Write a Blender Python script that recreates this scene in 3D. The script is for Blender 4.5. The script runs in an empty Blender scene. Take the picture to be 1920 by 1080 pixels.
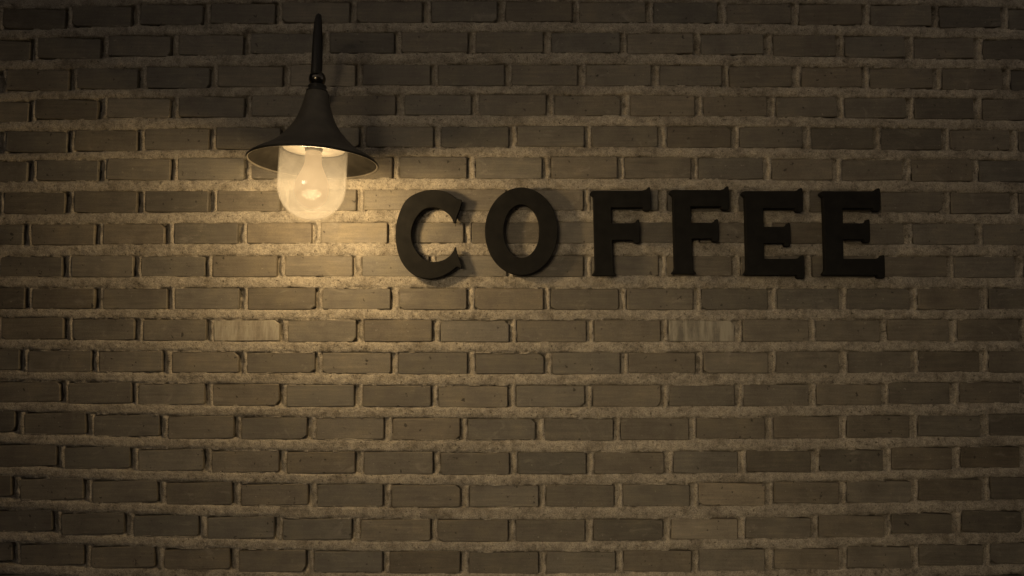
import bpy, bmesh, math, random
import numpy as np
from mathutils import Vector, Matrix

random.seed(7)
RNG = np.random.RandomState(11)
sc = bpy.context.scene
col = sc.collection
R = math.radians

# ------------------------------------------------------------------ camera, sky, sun, exposure
F_PX = 1600.0                 # focal length in pixels of a 1920 px wide picture
TILT = R(3.0)                 # looking slightly up
CAM = Vector((0.0, -2.397, 1.75))
cam_d = bpy.data.cameras.new('camera')
cam_d.sensor_width = 36.0
cam_d.lens = 36.0 * F_PX / 1920.0
cam_d.clip_start = 0.05
cam_d.clip_end = 300.0
cam = bpy.data.objects.new('camera', cam_d)
cam.location = CAM
cam.rotation_euler = (R(90) + TILT, 0, 0)
col.objects.link(cam)
sc.camera = cam

SUN_FROM_LEFT = R(18)         # horizontal angle between the wall's normal and the light
SUN_UP = R(3)
world = bpy.data.worlds.new('World')
sc.world = world
world.use_nodes = True
wn = world.node_tree.nodes
wl = world.node_tree.links
bg = wn['Background']
sky = wn.new('ShaderNodeTexSky')
sky.sky_type = 'NISHITA'
sky.sun_disc = False
sky.sun_elevation = SUN_UP
sky.sun_rotation = R(180) + SUN_FROM_LEFT
grey = wn.new('ShaderNodeRGBToBW')
tone = wn.new('ShaderNodeMixRGB')
tone.blend_type = 'MULTIPLY'
tone.inputs[0].default_value = 1.0
tone.inputs[2].default_value = (1.0, 0.845, 0.72, 1)
wl.new(sky.outputs[0], grey.inputs[0])
wl.new(grey.outputs[0], tone.inputs[1])
wl.new(tone.outputs[0], bg.inputs[0])
bg.inputs[1].default_value = 0.17

sun_d = bpy.data.lights.new('sun', 'SUN')
sun_d.energy = 1.05
sun_d.angle = R(18)
sun_d.color = (1.0, 0.745, 0.42)
sun = bpy.data.objects.new('sun', sun_d)
ldir = Vector((math.sin(SUN_FROM_LEFT) * math.cos(SUN_UP), math.cos(SUN_FROM_LEFT) * math.cos(SUN_UP), -math.sin(SUN_UP)))
sun.rotation_euler = ldir.to_track_quat('-Z', 'Y').to_euler()
sun.location = (-3, -4, 4)
col.objects.link(sun)

sc.view_settings.view_transform = 'Standard'
sc.view_settings.look = 'None'
sc.view_settings.exposure = 0.0
sc.view_settings.gamma = 1.0
sc.view_settings.use_curve_mapping = False
sc.render.engine = 'CYCLES'
sc.cycles.max_bounces = 8
sc.cycles.transparent_max_bounces = 16
sc.cycles.use_denoising = True

# ------------------------------------------------------------------ helpers
def at(px, py, Y=0.0):
    """the point of the plane y = Y that lies behind a measured pixel (1920 x 1080)"""
    u, v = px - 960.0, 540.0 - py
    dx, dy, dz = u, F_PX * math.cos(TILT) - v * math.sin(TILT), F_PX * math.sin(TILT) + v * math.cos(TILT)
    t = (Y - CAM.y) / dy
    return Vector((CAM.x + dx * t, Y, CAM.z + dz * t))

def at_np(px, py):
    u, v = px - 960.0, 540.0 - py
    dy = F_PX * math.cos(TILT) - v * math.sin(TILT)
    dz = F_PX * math.sin(TILT) + v * math.cos(TILT)
    t = -CAM.y / dy
    return u * t, CAM.z + dz * t

def link(name, me, m, parent=None, smooth=False):
    o = bpy.data.objects.new(name, me)
    if m and not me.materials:
        me.materials.append(m)
    if smooth:
        me.polygons.foreach_set('use_smooth', [True] * len(me.polygons))
    col.objects.link(o)
    if parent:
        o.parent = parent
    return o

def mesh_of(bm, name='m'):
    me = bpy.data.meshes.new(name)
    bm.normal_update()
    bm.to_mesh(me)
    bm.free()
    return me

def empty(name, loc, label, cat, group=None):
    o = bpy.data.objects.new(name, None)
    o.empty_display_size = 0.1
    o.location = loc
    o['label'] = label
    o['category'] = cat
    if group:
        o['group'] = group
    col.objects.link(o)
    return o

def lathe(profile, n=64, closed=False):
    """profile: [(radius, height)] turned about z"""
    bm = bmesh.new()
    rings = []
    for r, h in profile:
        if r < 1e-6:
            rings.append([bm.verts.new((0, 0, h))])
        else:
            rings.append([bm.verts.new((r * math.cos(2 * math.pi * k / n), r * math.sin(2 * math.pi * k / n), h)) for k in range(n)])
    pairs = list(zip(rings[:-1], rings[1:]))
    if closed:
        pairs.append((rings[-1], rings[0]))
    for a, b in pairs:
        for k in range(n):
            k2 = (k + 1) % n
            if len(a) == 1 and len(b) == 1:
                continue
            if len(a) == 1:
                bm.faces.new((a[0], b[k2], b[k]))
            elif len(b) == 1:
                bm.faces.new((a[k], a[k2], b[0]))
            else:
                bm.faces.new((a[k], a[k2], b[k2], b[k]))
    bmesh.ops.recalc_face_normals(bm, faces=bm.faces)
    return bm

def smooth_profile(pts, steps=6):
    """Catmull-Rom through the points"""
    P = [Vector(p) for p in pts]
    P = [P[0]] + P + [P[-1]]
    out = []
    for i in range(1, len(P) - 2):
        for s in range(steps):
            t = s / steps
            a, b, c, d = P[i - 1], P[i], P[i + 1], P[i + 2]
            out.append(tuple(0.5 * ((2 * b) + (c - a) * t + (2 * a - 5 * b + 4 * c - d) * t * t + (3 * b - a - 3 * c + d) * t ** 3)))
    out.append(tuple(P[-2]))
    return out

def tube(path, radii, n=24, cap=True):
    bm = bmesh.new()
    P = [Vector(p) for p in path]
    rings = []
    up = Vector((1, 0, 0))
    for i, p in enumerate(P):
        d = (P[min(i + 1, len(P) - 1)] - P[max(i - 1, 0)]).normalized()
        s = (up - d * up.dot(d)).normalized()
        q = d.cross(s)
        rings.append([bm.verts.new(p + (s * math.cos(2 * math.pi * k / n) + q * math.sin(2 * math.pi * k / n)) * radii[i]) for k in range(n)])
    for a, b in zip(rings[:-1], rings[1:]):
        for k in range(n):
            bm.faces.new((a[k], a[(k + 1) % n], b[(k + 1) % n], b[k]))
    if cap:
        bm.faces.new(rings[0][::-1])
        bm.faces.new(rings[-1])
    bmesh.ops.recalc_face_normals(bm, faces=bm.faces)
    return bm

def box_bm(x0, x1, y0, y1, z0, z1):
    bm = bmesh.new()
    bmesh.ops.create_cube(bm, size=1.0, matrix=Matrix.Translation(((x0 + x1) / 2, (y0 + y1) / 2, (z0 + z1) / 2)) @ Matrix.Diagonal((x1 - x0, y1 - y0, z1 - z0, 1)))
    return bm

# ------------------------------------------------------------------ value noise for the mortar relief
def vnoise(x, y, seed):
    rs = np.random.RandomState(seed)
    tab = rs.rand(256, 256)
    xi = np.floor(x).astype(int)
    yi = np.floor(y).astype(int)
    fx = x - xi
    fy = y - yi
    fx = fx * fx * (3 - 2 * fx)
    fy = fy * fy * (3 - 2 * fy)
    a = tab[xi % 256, yi % 256]
    b = tab[(xi + 1) % 256, yi % 256]
    c = tab[xi % 256, (yi + 1) % 256]
    d = tab[(xi + 1) % 256, (yi + 1) % 256]
    return (a * (1 - fx) + b * fx) * (1 - fy) + (c * (1 - fx) + d * fx) * fy * 1.0 - 0.5

# ------------------------------------------------------------------ materials
def mat(name):
    m = bpy.data.materials.new(name)
    m.use_nodes = True
    nt = m.node_tree
    b = nt.nodes['Principled BSDF']
    return m, nt, b

def nd(nt, kind, **kw):
    n = nt.nodes.new(kind)
    for k, v in kw.items():
        if k.startswith('_'):
            setattr(n, k[1:], v)
        else:
            n.inputs[k].default_value = v
    return n

def math_n(nt, op, a, b=None):
    n = nt.nodes.new('ShaderNodeMath')
    n.operation = op
    for i, v in enumerate((a, b)):
        if v is None:
            continue
        if isinstance(v, (int, float)):
            n.inputs[i].default_value = v
        else:
            nt.links.new(v, n.inputs[i])
    return n.outputs[0]

def ramp(nt, src, stops):
    n = nt.nodes.new('ShaderNodeValToRGB')
    el = n.color_ramp.elements
    while len(el) < len(stops):
        el.new(0.5)
    for e, (p, c) in zip(el, stops):
        e.position = p
        e.color = (*c, 1) if len(c) == 3 else c
    nt.links.new(src, n.inputs[0])
    return n.outputs[0]

def mixc(nt, kind, fac, a, b):
    n = nt.nodes.new('ShaderNodeMixRGB')
    n.blend_type = kind
    for i, v in ((0, fac), (1, a), (2, b)):
        if isinstance(v, (int, float)):
            n.inputs[i].default_value = v
        elif isinstance(v, tuple):
            n.inputs[i].default_value = (*v, 1)
        else:
            nt.links.new(v, n.inputs[i])
    return n.outputs[0]

def world_coord(nt, scale, obj_shift=0.0):
    g = nt.nodes.new('ShaderNodeNewGeometry')
    mp = nt.nodes.new('ShaderNodeMapping')
    mp.inputs['Scale'].default_value = scale
    nt.links.new(g.outputs['Position'], mp.inputs['Vector'])
    if obj_shift:
        oi = nt.nodes.new('ShaderNodeObjectInfo')
        v = nt.nodes.new('ShaderNodeVectorMath')
        v.operation = 'SCALE'
        v.inputs[0].default_value = (1, 0.7, 1.9)
        nt.links.new(math_n(nt, 'MULTIPLY', oi.outputs['Random'], obj_shift), v.inputs['Scale'])
        w = nt.nodes.new('ShaderNodeVectorMath')
        w.operation = 'ADD'
        nt.links.new(mp.outputs[0], w.inputs[0])
        nt.links.new(v.outputs[0], w.inputs[1])
        return w.outputs[0]
    return mp.outputs[0]

def noise(nt, vec, scale, detail=4, rough=0.6):
    n = nd(nt, 'ShaderNodeTexNoise', Scale=scale, Detail=detail, Roughness=rough)
    nt.links.new(vec, n.inputs['Vector'])
    return n.outputs['Fac']

def brick_material(name, streaks=False, per_object=True):
    m, nt, b = mat(name)
    oi = nt.nodes.new('ShaderNodeObjectInfo')
    v = world_coord(nt, (1, 1, 1), 37.0 if per_object else 0)
    drag = world_coord(nt, (6, 6, 95), 23.0 if per_object else 0)
    blot = noise(nt, v, 16, 4, 0.6)
    fine = noise(nt, v, 420, 3, 0.7)
    lines = noise(nt, drag, 1.6, 4, 0.65)
    if per_object:
        base = oi.outputs['Color']
    else:
        cell = noise(nt, world_coord(nt, (1, 1, 1)), 5.5, 1, 0.4)
        base = ramp(nt, cell, [(0.35, (0.14, 0.131, 0.116)), (0.65, (0.2, 0.187, 0.165))])
    c = mixc(nt, 'MULTIPLY', 1.0, base, ramp(nt, blot, [(0.25, (0.74, 0.72, 0.72)), (0.5, (1.0, 1.0, 1.0)), (0.75, (1.26, 1.24, 1.16))]))
    c = mixc(nt, 'MULTIPLY', 0.85, c, ramp(nt, lines, [(0.3, (0.78, 0.78, 0.78)), (0.55, (1.0, 1.0, 1.0)), (0.8, (1.35, 1.32, 1.25))]))
    c = mixc(nt, 'MULTIPLY', 0.8, c, ramp(nt, fine, [(0.3, (0.72, 0.72, 0.72)), (0.6, (1.1, 1.1, 1.1))]))
    # sparse lime specks and sparse dark pits
    sp = noise(nt, v, 130, 2, 0.5)
    c = mixc(nt, 'MIX', ramp(nt, sp, [(0.715, (0, 0, 0)), (0.76, (0.55, 0.55, 0.55))]), c, (0.40, 0.37, 0.31))
    pit = noise(nt, world_coord(nt, (1, 1, 1), 91.0 if per_object else 0), 75, 2, 0.5)
    c = mixc(nt, 'MIX', ramp(nt, pit, [(0.70, (0, 0, 0)), (0.735, (0.75, 0.75, 0.75))]), c, (0.03, 0.026, 0.02))
    smear = nd(nt, 'ShaderNodeTexNoise', Scale=11.0, Detail=5, Roughness=0.62, Distortion=1.4)
    nt.links.new(world_coord(nt, (1, 1, 1.6), 13.0 if per_object else 0), smear.inputs['Vector'])
    c = mixc(nt, 'MIX', ramp(nt, smear.outputs['Fac'], [(0.60, (0, 0, 0)), (0.72, (0.34, 0.34, 0.34))]), c, (0.38, 0.35, 0.29))
    if streaks:
        w = noise(nt, world_coord(nt, (46, 46, 7), 31.0), 1.0, 4, 0.7)
        c = mixc(nt, 'MIX', ramp(nt, w, [(0.38, (0.08, 0.08, 0.08)), (0.58, (0.85, 0.85, 0.85))]), c, (0.44, 0.41, 0.33))
    nt.links.new(c, b.inputs['Base Color'])
    rr = ramp(nt, blot, [(0.2, (0.42, 0.42, 0.42)), (0.8, (0.68, 0.68, 0.68))])
    nt.links.new(rr, b.inputs['Roughness'])
    b.inputs['Specular IOR Level'].default_value = 0.35
    hgt = math_n(nt, 'ADD', math_n(nt, 'MULTIPLY', lines, 0.5), math_n(nt, 'MULTIPLY', fine, 0.35))
    hgt = math_n(nt, 'ADD', hgt, math_n(nt, 'MULTIPLY', blot, 0.8))
    hgt = math_n(nt, 'SUBTRACT', hgt, math_n(nt, 'MULTIPLY', ramp(nt, pit, [(0.69, (0, 0, 0)), (0.74, (1, 1, 1))]), 0.9))
    bp = nd(nt, 'ShaderNodeBump', Strength=0.55, Distance=0.0016)
    nt.links.new(hgt, bp.inputs['Height'])
    nt.links.new(bp.outputs[0], b.inputs['Normal'])
    return m

def mortar_material():
    m, nt, b = mat('sandy_mortar')
    v = world_coord(nt, (1, 1, 1))
    big = noise(nt, v, 6, 4, 0.6)
    mid = noise(nt, v, 55, 4, 0.65)
    sand = noise(nt, v, 330, 3, 0.8)
    c = ramp(nt, big, [(0.3, (0.31, 0.285, 0.24)), (0.5, (0.37, 0.34, 0.285)), (0.7, (0.43, 0.395, 0.33))])
    c = mixc(nt, 'MULTIPLY', 1.0, c, ramp(nt, mid, [(0.3, (0.66, 0.65, 0.64)), (0.5, (1.0, 1.0, 1.0)), (0.7, (1.24, 1.22, 1.19))]))
    c = mixc(nt, 'MULTIPLY', 1.0, c, ramp(nt, sand, [(0.3, (0.42, 0.41, 0.39)), (0.5, (1.03, 1.03, 1.03)), (0.7, (1.45, 1.43, 1.38))]))
    stain = noise(nt, v, 13, 5, 0.7)
    c = mixc(nt, 'MULTIPLY', 1.0, c, ramp(nt, stain, [(0.32, (0.62, 0.60, 0.57)), (0.5, (1.0, 1.0, 1.0)), (0.68, (1.2, 1.18, 1.14))]))
    grain = noise(nt, v, 120, 2, 0.5)
    c = mixc(nt, 'MIX', ramp(nt, grain, [(0.66, (0, 0, 0)), (0.72, (0.7, 0.7, 0.7))]), c, (0.075, 0.066, 0.05))
    nt.links.new(c, b.inputs['Base Color'])
    b.inputs['Roughness'].default_value = 0.95
    b.inputs['Specular IOR Level'].default_value = 0.15
    h = math_n(nt, 'ADD', math_n(nt, 'MULTIPLY', sand, 0.6), math_n(nt, 'MULTIPLY', mid, 1.3))
    h = math_n(nt, 'SUBTRACT', h, math_n(nt, 'MULTIPLY', ramp(nt, grain, [(0.64, (0, 0, 0)), (0.72, (1, 1, 1))]), 0.7))
    bp = nd(nt, 'ShaderNodeBump', Strength=0.9, Distance=0.0035)
    nt.links.new(h, bp.inputs['Height'])
    nt.links.new(bp.outputs[0], b.inputs['Normal'])
    return m

def metal_paint(name, colr, rough, metallic=0.0, bump=0.25, spec=0.5):
    m, nt, b = mat(name)
    v = nt.nodes.new('ShaderNodeTexCoord').outputs['Object']
    a = noise(nt, v, 30, 4, 0.6)
    f = noise(nt, v, 600, 2, 0.6)
    c = mixc(nt, 'MULTIPLY', 1.0, colr, ramp(nt, a, [(0.3, (0.75, 0.75, 0.75)), (0.7, (1.2, 1.18, 1.12))]))
    nt.links.new(c, b.inputs['Base Color'])
    b.inputs['Metallic'].default_value = metallic
    b.inputs['Specular IOR Level'].default_value = spec
    nt.links.new(ramp(nt, a, [(0.2, (rough - 0.06,) * 3), (0.8, (rough + 0.08,) * 3)]), b.inputs['Roughness'])
    bp = nd(nt, 'ShaderNodeBump', Strength=bump, Distance=0.0006)
    nt.links.new(f, bp.inputs['Height'])
    nt.links.new(bp.outputs[0], b.inputs['Normal'])
    return m

def jar_material():
    """clear lamp glass with a scattering haze put in for the glow around the bulb"""
    m = bpy.data.materials.new('hazy_clear_glass')
    m.use_nodes = True
    nt = m.node_tree
    nt.nodes.remove(nt.nodes['Principled BSDF'])
    out = nt.nodes['Material Output']
    tr = nd(nt, 'ShaderNodeBsdfTransparent', Color=(0.80, 0.79, 0.77, 1))
    gl = nd(nt, 'ShaderNodeBsdfGlossy', Color=(1, 1, 1, 1), Roughness=0.03)
    lw = nd(nt, 'ShaderNodeLayerWeight', Blend=0.5)
    fr = math_n(nt, 'ADD', math_n(nt, 'MULTIPLY', math_n(nt, 'POWER', lw.outputs['Facing'], 4.0), 0.55), 0.03)
    m1 = nt.nodes.new('ShaderNodeMixShader')
    nt.links.new(fr, m1.inputs[0])
    nt.links.new(tr.outputs[0], m1.inputs[1])
    nt.links.new(gl.outputs[0], m1.inputs[2])
    tl = nd(nt, 'ShaderNodeBsdfTranslucent', Color=(0.9, 0.88, 0.84, 1))
    df = nd(nt, 'ShaderNodeBsdfDiffuse', Color=(0.9, 0.88, 0.84, 1))
    m0 = nd(nt, 'ShaderNodeMixShader', Fac=0.5)
    nt.links.new(tl.outputs[0], m0.inputs[1])
    nt.links.new(df.outputs[0], m0.inputs[2])
    tc = nt.nodes.new('ShaderNodeTexCoord').outputs['Object']
    sx = nt.nodes.new('ShaderNodeSeparateXYZ')
    nt.links.new(tc, sx.inputs[0])
    n1 = noise(nt, tc, 22, 4, 0.6)
    mr = nd(nt, 'ShaderNodeMapRange')
    nt.links.new(sx.outputs['Z'], mr.inputs['Value'])
    mr.inputs['From Min'].default_value = -0.02
    mr.inputs['From Max'].default_value = -0.155
    mr.inputs['To Min'].default_value = JAR_GLOW_HAZE[0]
    mr.inputs['To Max'].default_value = JAR_GLOW_HAZE[1]
    d = math_n(nt, 'MULTIPLY', mr.outputs[0], math_n(nt, 'ADD', math_n(nt, 'MULTIPLY', n1, 1.1), 0.45))
    m2 = nt.nodes.new('ShaderNodeMixShader')
    nt.links.new(d, m2.inputs[0])
    nt.links.new(m1.outputs[0], m2.inputs[1])
    nt.links.new(m0.outputs[0], m2.inputs[2])
    nt.links.new(m2.outputs[0], out.inputs[0])
    return m

JAR_GLOW_HAZE = (0.0135, 0.0115)  # haze at top and bottom of the jar, stands in for its glow

def bulb_material():
    m = bpy.data.materials.new('lit_frosted_bulb')
    m.use_nodes = True
    nt = m.node_tree
    nt.nodes.remove(nt.nodes['Principled BSDF'])
    out = nt.nodes['Material Output']
    em = nd(nt, 'ShaderNodeEmission', Color=(1.0, 0.63, 0.285, 1), Strength=0.53)
    tr = nd(nt, 'ShaderNodeBsdfTransparent', Color=(0.22, 0.22, 0.22, 1))
    ad = nt.nodes.new('ShaderNodeAddShader')
    nt.links.new(em.outputs[0], ad.inputs[0])
    nt.links.new(tr.outputs[0], ad.inputs[1])
    nt.links.new(ad.outputs[0], out.inputs[0])
    return m

M_BRICK = brick_material('brick_face')
M_BRICK_STREAK = brick_material('brick_face_lime_streaked', streaks=True)
M_BRICK_FAR = brick_material('brick_face_outer', per_object=False)
M_MORTAR = mortar_material()
M_LETTER = metal_paint('black_painted_letter', (0.019, 0.0188, 0.018), 0.8, bump=0.5, spec=0.04)
M_SHADE = metal_paint('dark_enamel', (0.085, 0.078, 0.066), 0.5, bump=0.15, spec=0.35)
M_BALL = metal_paint('polished_dark_metal', (0.11, 0.10, 0.085), 0.18, metallic=1.0, bump=0.02)
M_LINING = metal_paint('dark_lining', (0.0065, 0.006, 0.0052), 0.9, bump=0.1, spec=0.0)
M_IRON = metal_paint('black_iron', (0.025, 0.024, 0.022), 0.5, bump=0.3, spec=0.3)
M_RIM = metal_paint('worn_rim_metal', (0.03, 0.027, 0.022), 0.4, bump=0.2, spec=0.3)
M_CERAMIC = metal_paint('lamp_holder_ceramic', (0.04, 0.037, 0.032), 0.4, bump=0.1)
M_JAR = jar_material()
M_BULB = bulb_material()

# ------------------------------------------------------------------ the ground
def plain(name, c, rough, sc1=3.0):
    m, nt, b = mat(name)
    v = world_coord(nt, (1, 1, 1))
    a = noise(nt, v, sc1, 6, 0.65)
    f = noise(nt, v, 90, 3, 0.7)
    cc = mixc(nt, 'MULTIPLY', 1.0, c, ramp(nt, a, [(0.3, (0.72, 0.72, 0.72)), (0.7, (1.22, 1.2, 1.16))]))
    cc = mixc(nt, 'MULTIPLY', 0.8, cc, ramp(nt, f, [(0.3, (0.7, 0.7, 0.7)), (0.7, (1.25, 1.25, 1.25))]))
    nt.links.new(cc, b.inputs['Base Color'])
    b.inputs['Roughness'].default_value = rough
    bp = nd(nt, 'ShaderNodeBump', Strength=0.6, Distance=0.004)
    nt.links.new(f, bp.inputs['Height'])
    nt.links.new(bp.outputs[0], b.inputs['Normal'])
    return m

bm = bmesh.new()
vs = [bm.verts.new(p) for p in ((-80, -120, 0), (80, -120, 0), (80, 40, 0), (-80, 40, 0))]
bm.faces.new(vs)
g = link('ground', mesh_of(bm), plain('pavement_concrete', (0.15, 0.14, 0.12), 0.9))
g['kind'] = 'structure'

# added unseen screen behind the camera; its opening limits where the sun falls
SCREEN_Y = -5.0
OPEN_X0, OPEN_X1, OPEN_Z = -2.22, -0.66, 2.78
bm = bmesh.new()
for x0, x1, z0, z1 in ((-9.0, OPEN_X0, -0.02, 4.4), (OPEN_X1, 9.0, -0.02, 4.4), (OPEN_X0, OPEN_X1, OPEN_Z, 4.4)):
    bmesh.ops.create_cube(bm, size=1.0, matrix=Matrix.Translation(((x0 + x1) / 2, SCREEN_Y - 0.15, (z0 + z1) / 2)) @ Matrix.Diagonal((x1 - x0, 0.3, z1 - z0, 1)))
g = link('light_screen', mesh_of(bm), plain('light_screen_plain', (0.16, 0.145, 0.12), 0.9))
g['kind'] = 'structure'
# added unseen block just left of view; darkens the wall's left end
SHADE_BLOCK_X = -1.62
g = link('shade_block', mesh_of(box_bm(SHADE_BLOCK_X - 0.5, SHADE_BLOCK_X, -1.05, 0.3, -0.02, 4.4)), plain('shade_block_dark', (0.05, 0.046, 0.04), 0.9))
g['kind'] = 'structure'

# ------------------------------------------------------------------ the brick wall
SX = [0, 480, 960, 1440, 1920]
TOPS = [
    [18, 6, 2, 7, 16], [76, 64, 60, 66, 75], [133, 124, 120.5, 125, 131], [190, 181, 177, 182, 187],
    [248, 240, 236, 239, 245], [302, 296, 294, 297, 302], [362, 357, 355, 358, 362], [421, 419, 417, 418, 421],
    [481, 480.5, 480, 480, 482], [540, 541, 541, 541, 541], [595, 600, 601.5, 600, 600], [656, 661, 662, 661, 658],
    [714, 721, 725, 721, 716], [772, 783, 785, 783, 777], [833, 845, 850, 845, 836], [894, 907, 911, 905, 896],
    [956, 970, 976, 970, 955], [1016, 1031, 1036, 1029, 1018], [1077, 1092, 1097, 1090, 1078]]
HGT = [38.5, 38, 38.5, 37.5, 38.5, 39.5, 39, 38, 38, 39, 39.5, 39, 39, 40, 40, 40.5, 40, 39.5, 40]
JOINTS = {
    0: [128, 254, 387, 522, 662, 800, 940, 1080, 1218, 1354, 1491, 1624, 1754, 1884],
    1: [63, 195, 327, 463, 610, 746, 885, 1026, 1169, 1307, 1441, 1576, 1706, 1835],
    2: [5, 137, 266, 400, 537, 673, 814, 953, 1091, 1229, 1361, 1494, 1624, 1758, 1888],
    3: [60, 192, 327, 465, 609, 750, 891, 1032, 1173, 1311, 1447, 1577, 1707, 1834],
    4: [5, 133, 264, 398, 533, 680, 820, 962, 1103, 1242, 1379, 1513, 1645, 1774, 1902],
    5: [60, 192, 326, 464, 603, 742, 884, 1025, 1165, 1303, 1439, 1570, 1701, 1829],
    6: [0, 130, 264, 399, 533, 675, 813, 957, 1101, 1243, 1378, 1512, 1643, 1775, 1903],
    7: [51, 185, 317, 454, 593, 734, 877, 1020, 1162, 1304, 1441, 1577, 1704, 1836],
    8: [-8, 125, 257, 391, 527, 670, 811, 957, 1102, 1243, 1381, 1515, 1649, 1782, 1912],
    9: [53, 185, 320, 456, 598, 740, 883, 1026, 1168, 1308, 1449, 1581, 1714, 1846],
    10: [-6, 127, 260, 393, 532, 675, 818, 962, 1107, 1246, 1385, 1523, 1657, 1788, 1918],
    11: [44, 178, 313, 455, 597, 740, 884, 1028, 1171, 1312, 1448, 1582, 1716, 1846],
    12: [-12, 120, 253, 391, 530, 672, 815, 960, 1104, 1247, 1386, 1524, 1660, 1790, 1920],
    13: [36, 168, 307, 445, 584, 728, 870, 1013, 1157, 1299, 1443, 1581, 1714, 1847],
    14: [-20, 113, 251, 389, 530, 674, 819, 963, 1107, 1254, 1392, 1529, 1664, 1794, 1922],
    15: [29, 164, 303, 443, 586, 726, 872, 1017, 1160, 1302, 1443, 1581, 1716, 1849],
    16: [-25, 106, 241, 380, 522, 668, 814, 960, 1105, 1251, 1391, 1528, 1665, 1795, 1924],
    17: [30, 163, 298, 439, 581, 724, 871, 1017, 1162, 1304, 1443, 1581, 1716, 1851],
    18: [-28, 103, 238, 377, 520, 667, 814, 960, 1106, 1252, 1392, 1530, 1667, 1797, 1926]}

ROW_LO, ROW_HI = -15, 32

def tops(r):
    if 0 <= r <= 18:
        return TOPS[r]
    if r < 0:
        return [t + 59.5 * r for t in TOPS[0]]
    return [t + 61.0 * (r - 18) for t in TOPS[18]]

_TC = {}
def row_top(r, x):
    """smooth height of the top of course r at pixel x"""
    if r not in _TC:
        _TC[r] = np.polyfit(np.array(SX, float) / 960 - 1, np.array(tops(r), float), 3)
    xx = np.clip(x, -140, 2060) / 960.0 - 1
    return np.polyval(_TC[r], xx)

def row_h(r):
    return HGT[r] if 0 <= r <= 18 else 39.0

X_LO, X_HI = -760, 2700
def row_joints(r):
    j = list(JOINTS[r]) if r in JOINTS else list(JOINTS[1 if r % 2 else 2])
    while j[0] > X_LO:
        j.insert(0, j[0] - 134 - random.uniform(-2, 2))
    while j[-1] < X_HI:
        j.append(j[-1] + 133 + random.uniform(-2, 2))
    return j

class Br:
    pass
ROWS = {}
for r in range(ROW_LO, ROW_HI):
    j = row_joints(r)
    w = [16.5 + random.uniform(-2.2, 2.4) for _ in j]
    lst = []
    for k in range(len(j) - 1):
        b = Br()
        b.x0, b.x1 = j[k] + w[k] / 2, j[k + 1] - w[k + 1] / 2
        xm = (b.x0 + b.x1) / 2
        b.row = r
        dt, db = random.uniform(-0.9, 0.9), random.uniform(-1.0, 1.0)
        b.y0 = float(row_top(r, xm)) + dt
        b.y1 = float(row_top(r, xm)) + row_h(r) + db
        b.slope = float(row_top(r, b.x1) - row_top(r, b.x0)) / (b.x1 - b.x0) + random.uniform(-0.004, 0.004)
        lst.append(b)
    ROWS[r] = (j, lst)

wall = empty('brick_wall', (0, 0, 0), 'wall of long dark bricks with thick pale sandy mortar, behind the lamp and the letters', 'wall')

# --- brick meshes: ten-point outline with knocked-off corners, arrised edge, 48 triangles
BW, BH, BD = 0.183, 0.0585, 0.06
def brick_variant(seed):
    rs = random.Random(seed)
    bm = bmesh.new()
    hw, hh = BW / 2, BH / 2
    def corner():
        c = rs.uniform(0.0012, 0.0034)
        if rs.random() < 0.05:
            c = rs.uniform(0.007, 0.013)
        return c, c * rs.uniform(0.6, 1.4)
    pts = []
    for sx, sy in ((-1, -1), (1, -1), (1, 1), (-1, 1)):
        a, b = corner()
        p1 = (sx * (hw - a), sy * hh)
        p2 = (sx * hw, sy * (hh - b))
        if (sx, sy) in ((-1, -1), (1, 1)):
            pts += [p2, p1]
        else:
            pts += [p1, p2]
        if (sx, sy) == (-1, -1):
            pts.append((rs.uniform(-0.3, 0.3) * BW, -hh + rs.uniform(-0.0012, 0.0006)))
        if (sx, sy) == (1, 1):
            pts.append((rs.uniform(-0.3, 0.3) * BW, hh + rs.uniform(-0.0006, 0.0012)))
    bev = rs.uniform(0.0012, 0.0022)
    front = [bm.verts.new((x * (1 - bev / hw), 0.0 + rs.uniform(-0.0004, 0.0004), z * (1 - bev / hh))) for x, z in pts]
    edge = [bm.verts.new((x, bev, z)) for x, z in pts]
    back = [bm.verts.new((x, BD, z)) for x, z in pts]
    n = len(pts)
    bm.faces.new(front)
    for a, b in ((front, edge), (edge, back)):
        for k in range(n):
            bm.faces.new((a[k], a[(k + 1) % n], b[(k + 1) % n], b[k]))
    bmesh.ops.recalc_face_normals(bm, faces=bm.faces)
    me = mesh_of(bm, 'brick')
    me.materials.append(M_BRICK)
    return me
VARIANTS = [brick_variant(s) for s in range(26)]
VARIANTS_STREAK = []
for k in (1, 3):
    me = VARIANTS[k].copy()
    me.materials.clear()
    me.materials.append(M_BRICK_STREAK)
    VARIANTS_STREAK.append(me)

# (row, x): (brightness, streaked) for bricks that stand out in the photograph
SPECIAL = {(10, 462): (1.5, 1), (10, 1315): (1.1, 1), (2, 606): (1.45, 0), (12, 888): (1.2, 0), (15, 1372): (1.6, 0),
           (16, 1320): (1.6, 0), (3, 258): (1.3, 0), (7, 527): (1.15, 0), (8, 1160): (1.0, 0), (14, 1858): (0.8, 0),
           (16, 1860): (0.8, 0), (0, 1818): (0.7, 0), (1, 680): (0.72, 0), (2, 1910): (0.68, 0), (14, 320): (1.25, 0),  # the darker brick beside the lamp arm holds the arm's shadow in its colour
           (13, 655): (1.2, 0), (7, 660): (1.3, 0), (11, 384): (1.2, 0), (5, 1505): (1.2, 0), (17, 1372): (1.2, 0),
           (17, 1510): (1.2, 0), (3, 1240): (1.25, 0), (2, 1560): (1.15, 0), (10, 1180): (1.1, 0), (12, 1175): (1.12, 0)}
def special(b):
    for (r, x), v in SPECIAL.items():
        if r == b.row and b.x0 < x < b.x1:
            return v
    return None

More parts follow.
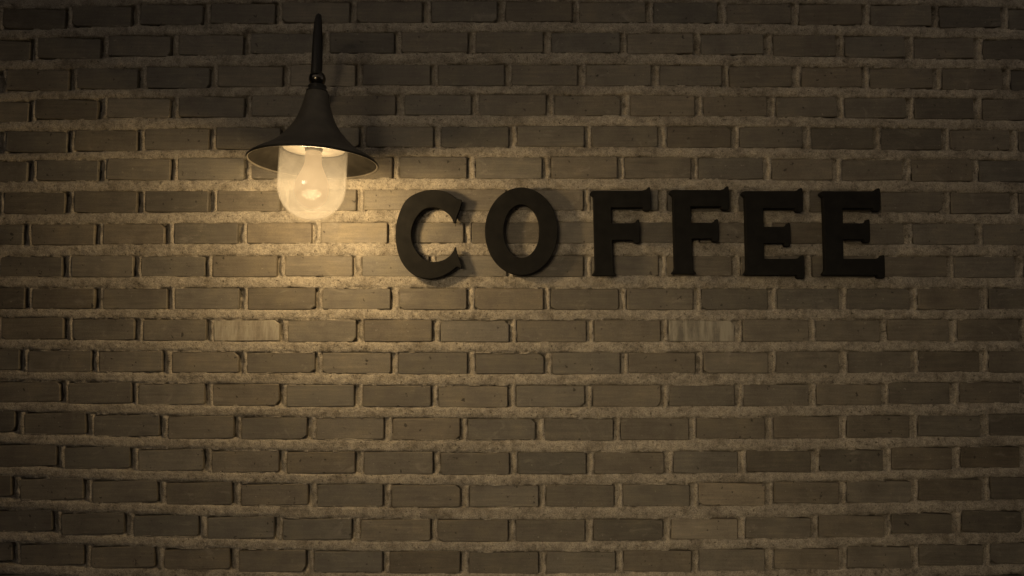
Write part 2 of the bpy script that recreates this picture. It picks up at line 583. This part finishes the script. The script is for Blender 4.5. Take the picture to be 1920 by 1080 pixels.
outer = bmesh.new()
def place(b):
    """centre, scale and small tilt of one brick on the wall"""
    xm, ym = (b.x0 + b.x1) / 2, (b.y0 + b.y1) / 2
    c = at(xm, ym)
    w = (at(b.x1, ym) - at(b.x0, ym)).x
    h = (at(xm, b.y0) - at(xm, b.y1)).z
    return c, w / BW, h / BH, -math.atan(b.slope)
n_bricks = 0
for r, (j, lst) in ROWS.items():
    for b in lst:
        c, sw, sh, ang = place(b)
        if c.x - 0.1 < SHADE_BLOCK_X or c.x > 3.6 or c.z < 0.04 or c.z > 3.55:
            continue
        y = random.gauss(0, 0.0008)
        rot = (random.gauss(0, 0.006), ang, random.gauss(0, 0.004))
        inside = b.x1 > 0 and b.x0 < 1920 and b.y1 > 0 and b.y0 < 1080
        if inside and n_bricks < 300:
            sp = special(b)
            me = VARIANTS_STREAK[n_bricks % 2] if sp and sp[1] else random.choice(VARIANTS)
            o = bpy.data.objects.new('brick', me)
            o.location = (c.x, y, c.z)
            o.rotation_euler = rot
            o.scale = (sw, 1, sh)
            k = sp[0] if sp else min(1.25, max(0.75, random.gauss(1.0, 0.12)))
            warm = random.gauss(0.015, 0.022)
            o.color = (0.172 * k * (1 + warm), 0.157 * k * (1 + warm * 0.15), 0.127 * k * (1 - warm), 1)
            o.parent = wall
            if sp and sp[1]:
                o['label'] = 'pale brick with vertical lime streaks'
            col.objects.link(o)
            n_bricks += 1
        else:
            me = random.choice(VARIANTS)
            M = Matrix.LocRotScale((c.x, y, c.z), __import__('mathutils').Euler(rot), (sw, 1, sh))
            k0 = len(outer.verts)
            outer.from_mesh(me)
            outer.verts.ensure_lookup_table()
            for v in outer.verts[k0:]:
                v.co = M @ v.co
o = link('brick_courses', mesh_of(outer), M_BRICK_FAR, wall)
o['kind'] = 'stuff'
print('bricks as parts:', n_bricks)

link('wall_core', mesh_of(box_bm(SHADE_BLOCK_X, 3.6, 0.0245, 0.3, 0, 3.56)), M_MORTAR, wall)

# --- the mortar: one relief sheet, bed joints nearly flush, head joints raked back and lumpy
gx = np.arange(-150, 2072, 2.3)
gy = np.arange(-110, 1194, 1.8)
PX, PY = np.meshgrid(gx, gy)
wx = PX + 2.2 * vnoise(PX / 19, PY / 11, 1) + 1.6 * vnoise(PX / 6, PY / 6, 2)
wy = PY + 1.8 * vnoise(PX / 17, PY / 17, 3) + 1.1 * vnoise(PX / 6, PY / 6, 4) + 1.2 * vnoise(PX / 60, PY / 20, 5)
best_bed = np.full(PX.shape, -99.0)
inside_d = np.full(PX.shape, -99.0)          # >0 inside a brick, px
tband = np.full(PX.shape, 0.5)               # 0 top of bed joint, 1 bottom
head_in = np.full(PX.shape, -99.0)
head_t = np.full(PX.shape, 0.5)
for r in range(-3, 22):
    j, lst = ROWS[r]
    top = row_top(r, PX)
    bot = top + row_h(r)
    nxt = row_top(r + 1, PX)
    # bed joint between this course and the next
    inb = (wy >= bot) & (wy < nxt)
    tband = np.where(inb, (wy - bot) / (nxt - bot), tband)
    best_bed = np.where(inb, np.minimum(wy - bot, nxt - wy), best_bed)
    incourse = (wy >= top) & (wy < bot)
    for b in lst:
        if b.x1 < -200 or b.x0 > 2120:
            continue
        dx = np.minimum(wx - b.x0, b.x1 - wx)
        yb0 = b.y0 + b.slope * (PX - (b.x0 + b.x1) / 2)
        yb1 = b.y1 + b.slope * (PX - (b.x0 + b.x1) / 2)
        dy = np.minimum(wy - yb0, yb1 - wy)
        inside_d = np.maximum(inside_d, np.minimum(dx, dy))
    for k in range(len(lst) - 1):
        a, c = lst[k].x1, lst[k + 1].x0
        if c < -200 or a > 2120:
            continue
        m = incourse & (wx >= a - 2) & (wx <= c + 2)
        head_in = np.where(m, np.minimum(wx - a, c - wx), head_in)
        head_t = np.where(m, (wx - a) / (c - a), head_t)

def sstep(a, b, x):
    t = np.clip((x - a) / (b - a), 0, 1)
    return t * t * (3 - 2 * t)
n_mid = vnoise(PX / 9, PY / 8, 21) + 0.6 * vnoise(PX / 4.6, PY / 4.6, 22)
n_big = vnoise(PX / 70, PY / 26, 23) + 0.5 * vnoise(PX / 30, PY / 16, 24)
n_fine = vnoise(PX / 2.6, PY / 2.6, 25)
# bed profile in mm above the brick face: proud in the upper half, struck back at the lower edge
prof = -1.1 + 2.3 * sstep(0.0, 0.28, tband) - 3.6 * sstep(0.62, 1.0, tband) * (0.7 + 0.9 * vnoise(PX / 45, PY / 30, 26))
h_bed = prof + 1.7 * n_big + 1.4 * n_mid + 0.9 * n_fine
# head profile
h_head = -15.5 + 16.0 * sstep(0.12, 0.72, head_t + 0.25 * vnoise(PX / 22, PY / 13, 33)) - 3.5 * sstep(0.82, 1.0, head_t) + 4.0 * vnoise(PX / 40, PY / 20, 31) + 3.4 * vnoise(PX / 9, PY / 12, 32) + 0.8 * n_fine
h_head += -2.5 * sstep(0.4, 0.0, head_t)
h_bed -= 5.0 * sstep(0.9, 1.0, tband) * np.clip(0.75 + 1.6 * vnoise(PX / 36, PY / 25, 27), 0.1, 1.4) + 3.5 * sstep(0.09, 0.0, tband) * np.clip(0.5 + 2.0 * vnoise(PX / 30, PY / 25, 28), 0, 1.4)
# distance from course bands lets the two meet softly
is_head = (head_in > -50)
h = np.where(is_head, h_head, h_bed)
# soften the step between head and bed
def blur(a, n):
    for _ in range(n):
        a = (a + np.roll(a, 1, 0) + np.roll(a, -1, 0)) / 3
    return a
hs = blur(h, 1)
h = np.where(is_head, 0.4 * h + 0.6 * hs, h)
# inside the bricks the sheet lies behind their faces; a thin smear laps over the arris here and there
lap = vnoise(PX / 24, PY / 12, 41) * 5.0 - 1.3
cut = sstep(np.clip(lap, 0, 2.4), np.clip(lap, 0, 2.4) + 1.6, inside_d)
h = h * (1 - cut) + (-19.0) * cut
WX, WZ = at_np(PX, PY)
ny, nx = PX.shape
co = np.empty((ny * nx, 3))
co[:, 0] = WX.ravel()
co[:, 1] = (-h / 1000.0).ravel()
co[:, 2] = WZ.ravel()
idx = np.arange(ny * nx).reshape(ny, nx)
quads = np.stack([idx[:-1, :-1], idx[1:, :-1], idx[1:, 1:], idx[:-1, 1:]], axis=-1).reshape(-1, 4)
# leave out what lies wholly behind brick
buried = (h.ravel() < -18.8)
keep = ~buried[quads].all(axis=1)
quads = quads[keep]
used = np.unique(quads)
remap = np.full(ny * nx, -1)
remap[used] = np.arange(len(used))
quads = remap[quads]
co = co[used]
me = bpy.data.meshes.new('mortar')
me.vertices.add(len(co))
me.vertices.foreach_set('co', co.ravel().astype('f4'))
me.loops.add(quads.size)
me.loops.foreach_set('vertex_index', quads.ravel().astype('i4'))
me.polygons.add(len(quads))
me.polygons.foreach_set('loop_start', np.arange(0, quads.size, 4).astype('i4'))
me.polygons.foreach_set('loop_total', np.full(len(quads), 4, 'i4'))
me.update(calc_edges=True)
me.validate()
link('mortar', me, M_MORTAR, wall, smooth=True)
print('mortar quads', len(quads))

# ------------------------------------------------------------------ the letters
L_BACK, L_FRONT = -0.018, -0.038        # plates held off the wall
def letter(name_ch, label, outer_pts, inner_pts=None, pins=()):
    ymid = L_FRONT
    P = [at(x, y, ymid) for x, y in outer_pts]
    cx = sum(p.x for p in P) / len(P)
    cz = sum(p.z for p in P) / len(P)
    bm = bmesh.new()
    def loop(pts, y, inset=0.0):
        out = []
        n = len(pts)
        for i, p in enumerate(pts):
            q = Vector((p.x - cx, p.z - cz))
            if inset:
                a = Vector((pts[i - 1].x - cx, pts[i - 1].z - cz))
                c = Vector((pts[(i + 1) % n].x - cx, pts[(i + 1) % n].z - cz))
                t = (c - a).normalized()
                q = q + Vector((-t.y, t.x)) * inset
            out.append(bm.verts.new((q.x, y, q.y)))
        return out
    def signed(pts):
        return sum(pts[i - 1].x * pts[i].z - pts[i].x * pts[i - 1].z for i in range(len(pts)))
    loops = []
    for pts, hole in ((P, False), ([at(x, y, ymid) for x, y in inner_pts] if inner_pts else None, True)):
        if not pts:
            continue
        if (signed(pts) > 0) == hole:
            pts = pts[::-1]
        f = loop(pts, L_FRONT, 0.0016)
        e = loop(pts, L_FRONT + 0.0016)
        bk = loop(pts, L_BACK)
        n = len(pts)
        for a, b in ((f, e), (e, bk)):
            for k in range(n):
                bm.faces.new((a[k], b[k], b[(k + 1) % n], a[(k + 1) % n]))
        loops.append((f, bk))
    for which in (0, 1):
        edges = []
        for lp in loops:
            ring = lp[which]
            for k in range(len(ring)):
                e = bm.edges.get((ring[k], ring[(k + 1) % len(ring)]))
                edges.append(e)
        bmesh.ops.triangle_fill(bm, use_beauty=True, edges=edges)
    bmesh.ops.recalc_face_normals(bm, faces=bm.faces)
    o = link('letter_' + name_ch, mesh_of(bm), M_LETTER)
    o.location = (cx, 0, cz)
    o['label'] = label
    o['category'] = 'letter'
    o['group'] = 'black letters of the coffee sign'
    for x, y in pins:
        p = at(x, y, L_BACK)
        pb = tube([(p.x - cx, L_BACK - 0.001, p.z - cz), (p.x - cx, 0.012, p.z - cz)], [0.0035, 0.0035], 12)
        link('mounting_pin', mesh_of(pb), M_IRON, o)
    return o

def ell(cx, cy, rx, ry, a0, a1, n, k=2.0):
    out = []
    for i in range(n + 1):
        a = math.radians(a0 + (a1 - a0) * i / n)
        c, s = math.cos(a), math.sin(a)
        out.append((cx + rx * math.copysign(abs(c) ** (2 / k), c), cy - ry * math.copysign(abs(s) ** (2 / k), s)))
    return out

# C: from the upper terminal over the top, round the left, to the lower terminal, back along the inside
c_out = smooth_profile([(857, 373), (845, 364), (829, 357.5), (810, 355.5), (788, 359.5), (769, 368.5), (757, 381), (748, 401), (743, 420), (741.5, 440),
                        (743, 460), (748, 480), (757, 497.5), (771, 512.5), (788, 520.5), (808, 522.8), (828, 518.5), (844, 510), (857, 500)], 4)
c_low = [(864, 503), (866, 500), (862, 487), (856.5, 473), (854.5, 463), (851.5, 466)]
c_in = smooth_profile([(850, 471), (843, 479.5), (831, 487.5), (813, 491), (796, 487), (783, 474), (774, 458), (771, 440), (774, 421), (783, 404), (796, 392),
                       (813, 388.5), (829, 392.5), (841, 401), (848, 411)], 4)
c_up = [(850, 417), (854, 418), (857, 406), (862, 393), (866.5, 379), (865, 374)]
letter('c', 'black letter C, right next to the lit lamp, first of the word COFFEE', c_out + c_low + c_in + c_up,
       pins=[(800, 372), (800, 507)])
letter('o', 'black round letter O, between the letter C and the first letter F', ell(977.5, 433.7, 68.5, 82.5, 0, 358, 72),
       ell(978, 433.2, 33.5, 50, 0, 356, 60), pins=[(948, 505), (1000, 368)])

def r_end(x, yt, yb, up=7, dn=7, w=13, r=2.0):
    """flared end of an arm: from the top edge round the end to the bottom edge (clockwise on screen)"""
    return [(x - w - 3, yt), (x - w * 0.6, yt - up * 0.35), (x - 5, yt - up * 0.92), (x - 2.5, yt - up), (x - 0.6, yt - up + r), (x, yt + 3), (x + 0.6, yb - 3),
            (x, yb + dn - r), (x - 2, yb + dn), (x - w + 3, yb + dn - 0.4), (x - w, yb + dn - 2.2), (x - w - 1.0, yb + 0.6), (x - w - 2.4, yb)]

def serif_letter(lt, lb, st, sb, top, bot, arms, low=None):
    """lt/lb: left edge of the stem at top and bottom; st/sb its right edge; arms: [(x_end, y_top, y_bottom, up, down)]"""
    def lx(y):
        return lt + (lb - lt) * (y - top) / (bot - top)
    def rx(y):
        return st + (sb - st) * (y - top) / (bot - top)
    pts = [(lx(top) - 6, top + 4.5), (lx(top) - 4, top + 1.2), (lx(top), top)]
    x, yt, yb, u, d = arms[0]
    pts += r_end(x, top, yb, u, d)
    pts += [(rx(yb) + 1, yb), (rx(yb + 1), yb + 1)]
    x, yt, yb, u, d = arms[1]
    pts += [(rx(yt), yt - 1), (rx(yt) + 1, yt)]
    pts += r_end(x, yt, yb, u, d, w=11)
    pts += [(rx(yb) + 1, yb), (rx(yb), yb + 1)]
    if low:
        x, yt, yb, u, d = low
        pts += [(rx(yt), yt - 1), (rx(yt) + 1, yt)]
        pts += r_end(x, yt, yb, u, d)
    else:
        pts += [(rx(bot) + 0, bot - 9), (rx(bot) + 1, bot - 6), (rx(bot) + 5, bot - 2.5), (rx(bot) + 5.5, bot - 0.8), (rx(bot) + 3, bot)]
    pts += [(lx(bot) - 3, bot), (lx(bot) - 5, bot - 1.2), (lx(bot) - 5, bot - 3.0), (lx(bot) - 1.5, bot - 7), (lx(bot - 12), bot - 12)]
    pts += [(lx(top + 12), top + 12), (lx(top) - 2, top + 9.5), (lx(top) - 5.4, top + 7)]
    return pts

letter('f', 'black letter F, the first of the two, right beside the round O',
       serif_letter(1112.5, 1116, 1145, 1150.5, 357.5, 517, [(1220, 357.5, 389, 7, 6.5), (1199.5, 418.5, 450, 7, 6)]), pins=[(1128, 372), (1131, 500)])
letter('f', 'black letter F, the second of two, with the first E on its right',
       serif_letter(1261.5, 1265.5, 1293.5, 1300, 356, 514, [(1367, 356, 387, 7, 6.5), (1347.5, 417.5, 447.5, 7, 6)]), pins=[(1277, 371), (1281, 498)])
letter('e', 'black letter E, the first of two, between the second F and the last letter',
       serif_letter(1397, 1400.5, 1430.5, 1434, 358, 516, [(1505.5, 358, 390.5, 6, 7), (1482.5, 425, 456, 8, 6.5)], (1508.5, 485, 516, 6.5, 7)), pins=[(1413, 373), (1416, 500)])
letter('e', 'black letter E, the last of the word COFFEE, bare bricks to its right',
       serif_letter(1543.7, 1548.3, 1580, 1582.5, 358.5, 516, [(1651, 358.5, 390.5, 6, 6), (1631.5, 418.5, 449, 7.5, 6)], (1659.5, 485, 516, 7, 6)), pins=[(1561, 373), (1564, 500)])

# ------------------------------------------------------------------ the lamp
LD = -0.34                                  # the lamp's axis stands this far off the wall
rim_c = at(587.3, 302.5, LD)
K_LAMP = (2.397 + LD) / (2.397 - 0.205)
lamp = empty('wall_lamp', rim_c, 'lit lamp with dark bell shade over a clear glass jar, hung on a curved arm', 'lamp')
lamp.scale = (K_LAMP,) * 3
lamp.rotation_euler = (R(-3.6), R(1.6), R(0))     # the shade hangs a little askew: front rim up
# shade: outer skin, lip, inner skin (radius, height above the rim)
skin = smooth_profile([(0.1655, 0.0), (0.158, 0.0075), (0.143, 0.0165), (0.122, 0.0285), (0.101, 0.044), (0.083, 0.062), (0.066, 0.082), (0.0525, 0.104),
                       (0.0435, 0.126), (0.0365, 0.148), (0.0315, 0.168), (0.0285, 0.184)], 5)
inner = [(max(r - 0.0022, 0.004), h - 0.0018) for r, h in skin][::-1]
bm = lathe([(0.004, 0.186)] + skin[::-1] + [(0.1672, -0.0022), (0.1660, -0.0038), (0.1650, -0.0010)], 96)
link('lamp_shade', mesh_of(bm), M_SHADE, lamp, smooth=True)
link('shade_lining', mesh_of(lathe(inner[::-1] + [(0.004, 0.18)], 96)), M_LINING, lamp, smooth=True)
# rolled rim
rt = []
for k in range(14):
    a = 2 * math.pi * k / 14
    rt.append((0.1655 + 0.0030 * math.cos(a), -0.0035 + 0.0030 * math.sin(a)))
link('rim', mesh_of(lathe(rt, 96, closed=True)), M_RIM, lamp, smooth=True)
# collar on top of the shade
bm = lathe([(0.0, 0.1830), (0.0270, 0.1832), (0.0284, 0.1870), (0.0260, 0.1900), (0.0235, 0.1915), (0.0228, 0.1975), (0.0242, 0.2000), (0.0228, 0.2030), (0.0140, 0.2060), (0.0, 0.2065)], 48)
link('collar', mesh_of(bm), M_IRON, lamp, smooth=True)
bm = bmesh.new()
bmesh.ops.create_uvsphere(bm, u_segments=40, v_segments=24, radius=0.0222, matrix=Matrix.Translation((-0.001, -0.002, 0.2200)))
link('ball_joint', mesh_of(bm), M_BALL, lamp, smooth=True)
# glass holder inside the shade: white reflector plate, ceramic socket, glass jar flange
link('reflector_plate', mesh_of(lathe([(0.015, 0.0420), (0.077, 0.0410), (0.0795, 0.0385), (0.0795, 0.0335), (0.0775, 0.0325), (0.015, 0.0335)], 64, closed=True)), M_CERAMIC, lamp, smooth=True)
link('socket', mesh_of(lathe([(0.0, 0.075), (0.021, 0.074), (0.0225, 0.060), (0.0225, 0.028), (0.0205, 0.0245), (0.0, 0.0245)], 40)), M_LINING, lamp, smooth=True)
# glass jar: straight sides, rounded bottom, 3 mm wall
def jar_profile(r, top, bottom):
    pts = [(r, top), (r, top - 0.03), (r, bottom + r * 1.02)]
    for k in range(1, 15):
        a = math.pi / 2 * k / 14
        pts.append((r * max(0.0, math.cos(a)) ** 0.95, bottom + r * 1.02 * (1 - math.sin(a) ** 0.99)))
    pts[-1] = (0.0, bottom)
    return pts
jo = jar_profile(0.0872, 0.032, -0.1540)
ji = jar_profile(0.0842, 0.032, -0.1508)
bm = lathe([(0.0, 0) if False else p for p in jo] + ji[::-1], 80)
jar = link('glass_jar', mesh_of(bm), M_JAR, lamp, smooth=True)
# bulb
bp = [(0.0, 0.024), (0.0205, 0.023), (0.0212, 0.004), (0.0225, -0.008), (0.0285, -0.024), (0.0375, -0.044), (0.0425, -0.064), (0.0425, -0.082), (0.0380, -0.100), (0.0275, -0.114), (0.0130, -0.1215), (0.0, -0.123)]
bulb = link('bulb', mesh_of(lathe(smooth_profile(bp[1:], 4) , 56)), M_BULB, lamp, smooth=True)
# the bulb's own light
pd = bpy.data.lights.new('bulb_light', 'POINT')
pd.energy = 70.0
pd.color = (1.0, 0.705, 0.365)
pd.shadow_soft_size = 0.038
pl = bpy.data.objects.new('bulb_light', pd)
pl.location = (0, 0, -0.070)
pl.parent = lamp
col.objects.link(pl)

# the arm: up from the ball, over in a tight arch and back down to a plate on the wall behind the shade
inv = (Matrix.Translation(lamp.location) @ lamp.rotation_euler.to_matrix().to_4x4() @ Matrix.Scale(K_LAMP, 4)).inverted()
def Lp(px, py, Y):
    return inv @ at(px, py, Y)
arm_pts = [Lp(592.0, 140, LD + 0.002), Lp(592.8, 118, LD), Lp(593.4, 92, LD + 0.002), Lp(594.2, 64, LD + 0.016), Lp(595.8, 42, LD + 0.045), Lp(597.2, 31.5, LD + 0.085),
           Lp(598.0, 34, LD + 0.13), Lp(598.8, 48, LD + 0.17), Lp(599.2, 76, LD + 0.205), Lp(599.4, 110, LD + 0.225), Lp(598.0, 145, LD + 0.24), Lp(596.0, 172, LD + 0.262), Lp(595.5, 184, LD + 0.297)]
arm_path = smooth_profile(arm_pts, 6)
nA = len(arm_path)
rad = []
for i in range(nA):
    t = i / (nA - 1)
    rad.append(0.0138 - 0.0058 * min(1, t / 0.40) + 0.0012 * max(0, (t - 0.6) / 0.4))
link('arm', mesh_of(tube([tuple(p) for p in arm_path], rad, 28)), M_IRON, lamp, smooth=True)
pc = Lp(595.5, 185, -0.004)
bm = lathe([(0.0, 0.012), (0.018, 0.0115), (0.030, 0.0080), (0.036, 0.0035), (0.036, 0.0), (0.0, 0.0)], 48)
bmesh.ops.transform(bm, matrix=Matrix.Translation(pc) @ lamp.rotation_euler.to_matrix().to_4x4().inverted() @ Matrix.Rotation(R(90), 4, 'X'), verts=bm.verts)
link('wall_plate', mesh_of(bm), M_IRON, lamp, smooth=True)
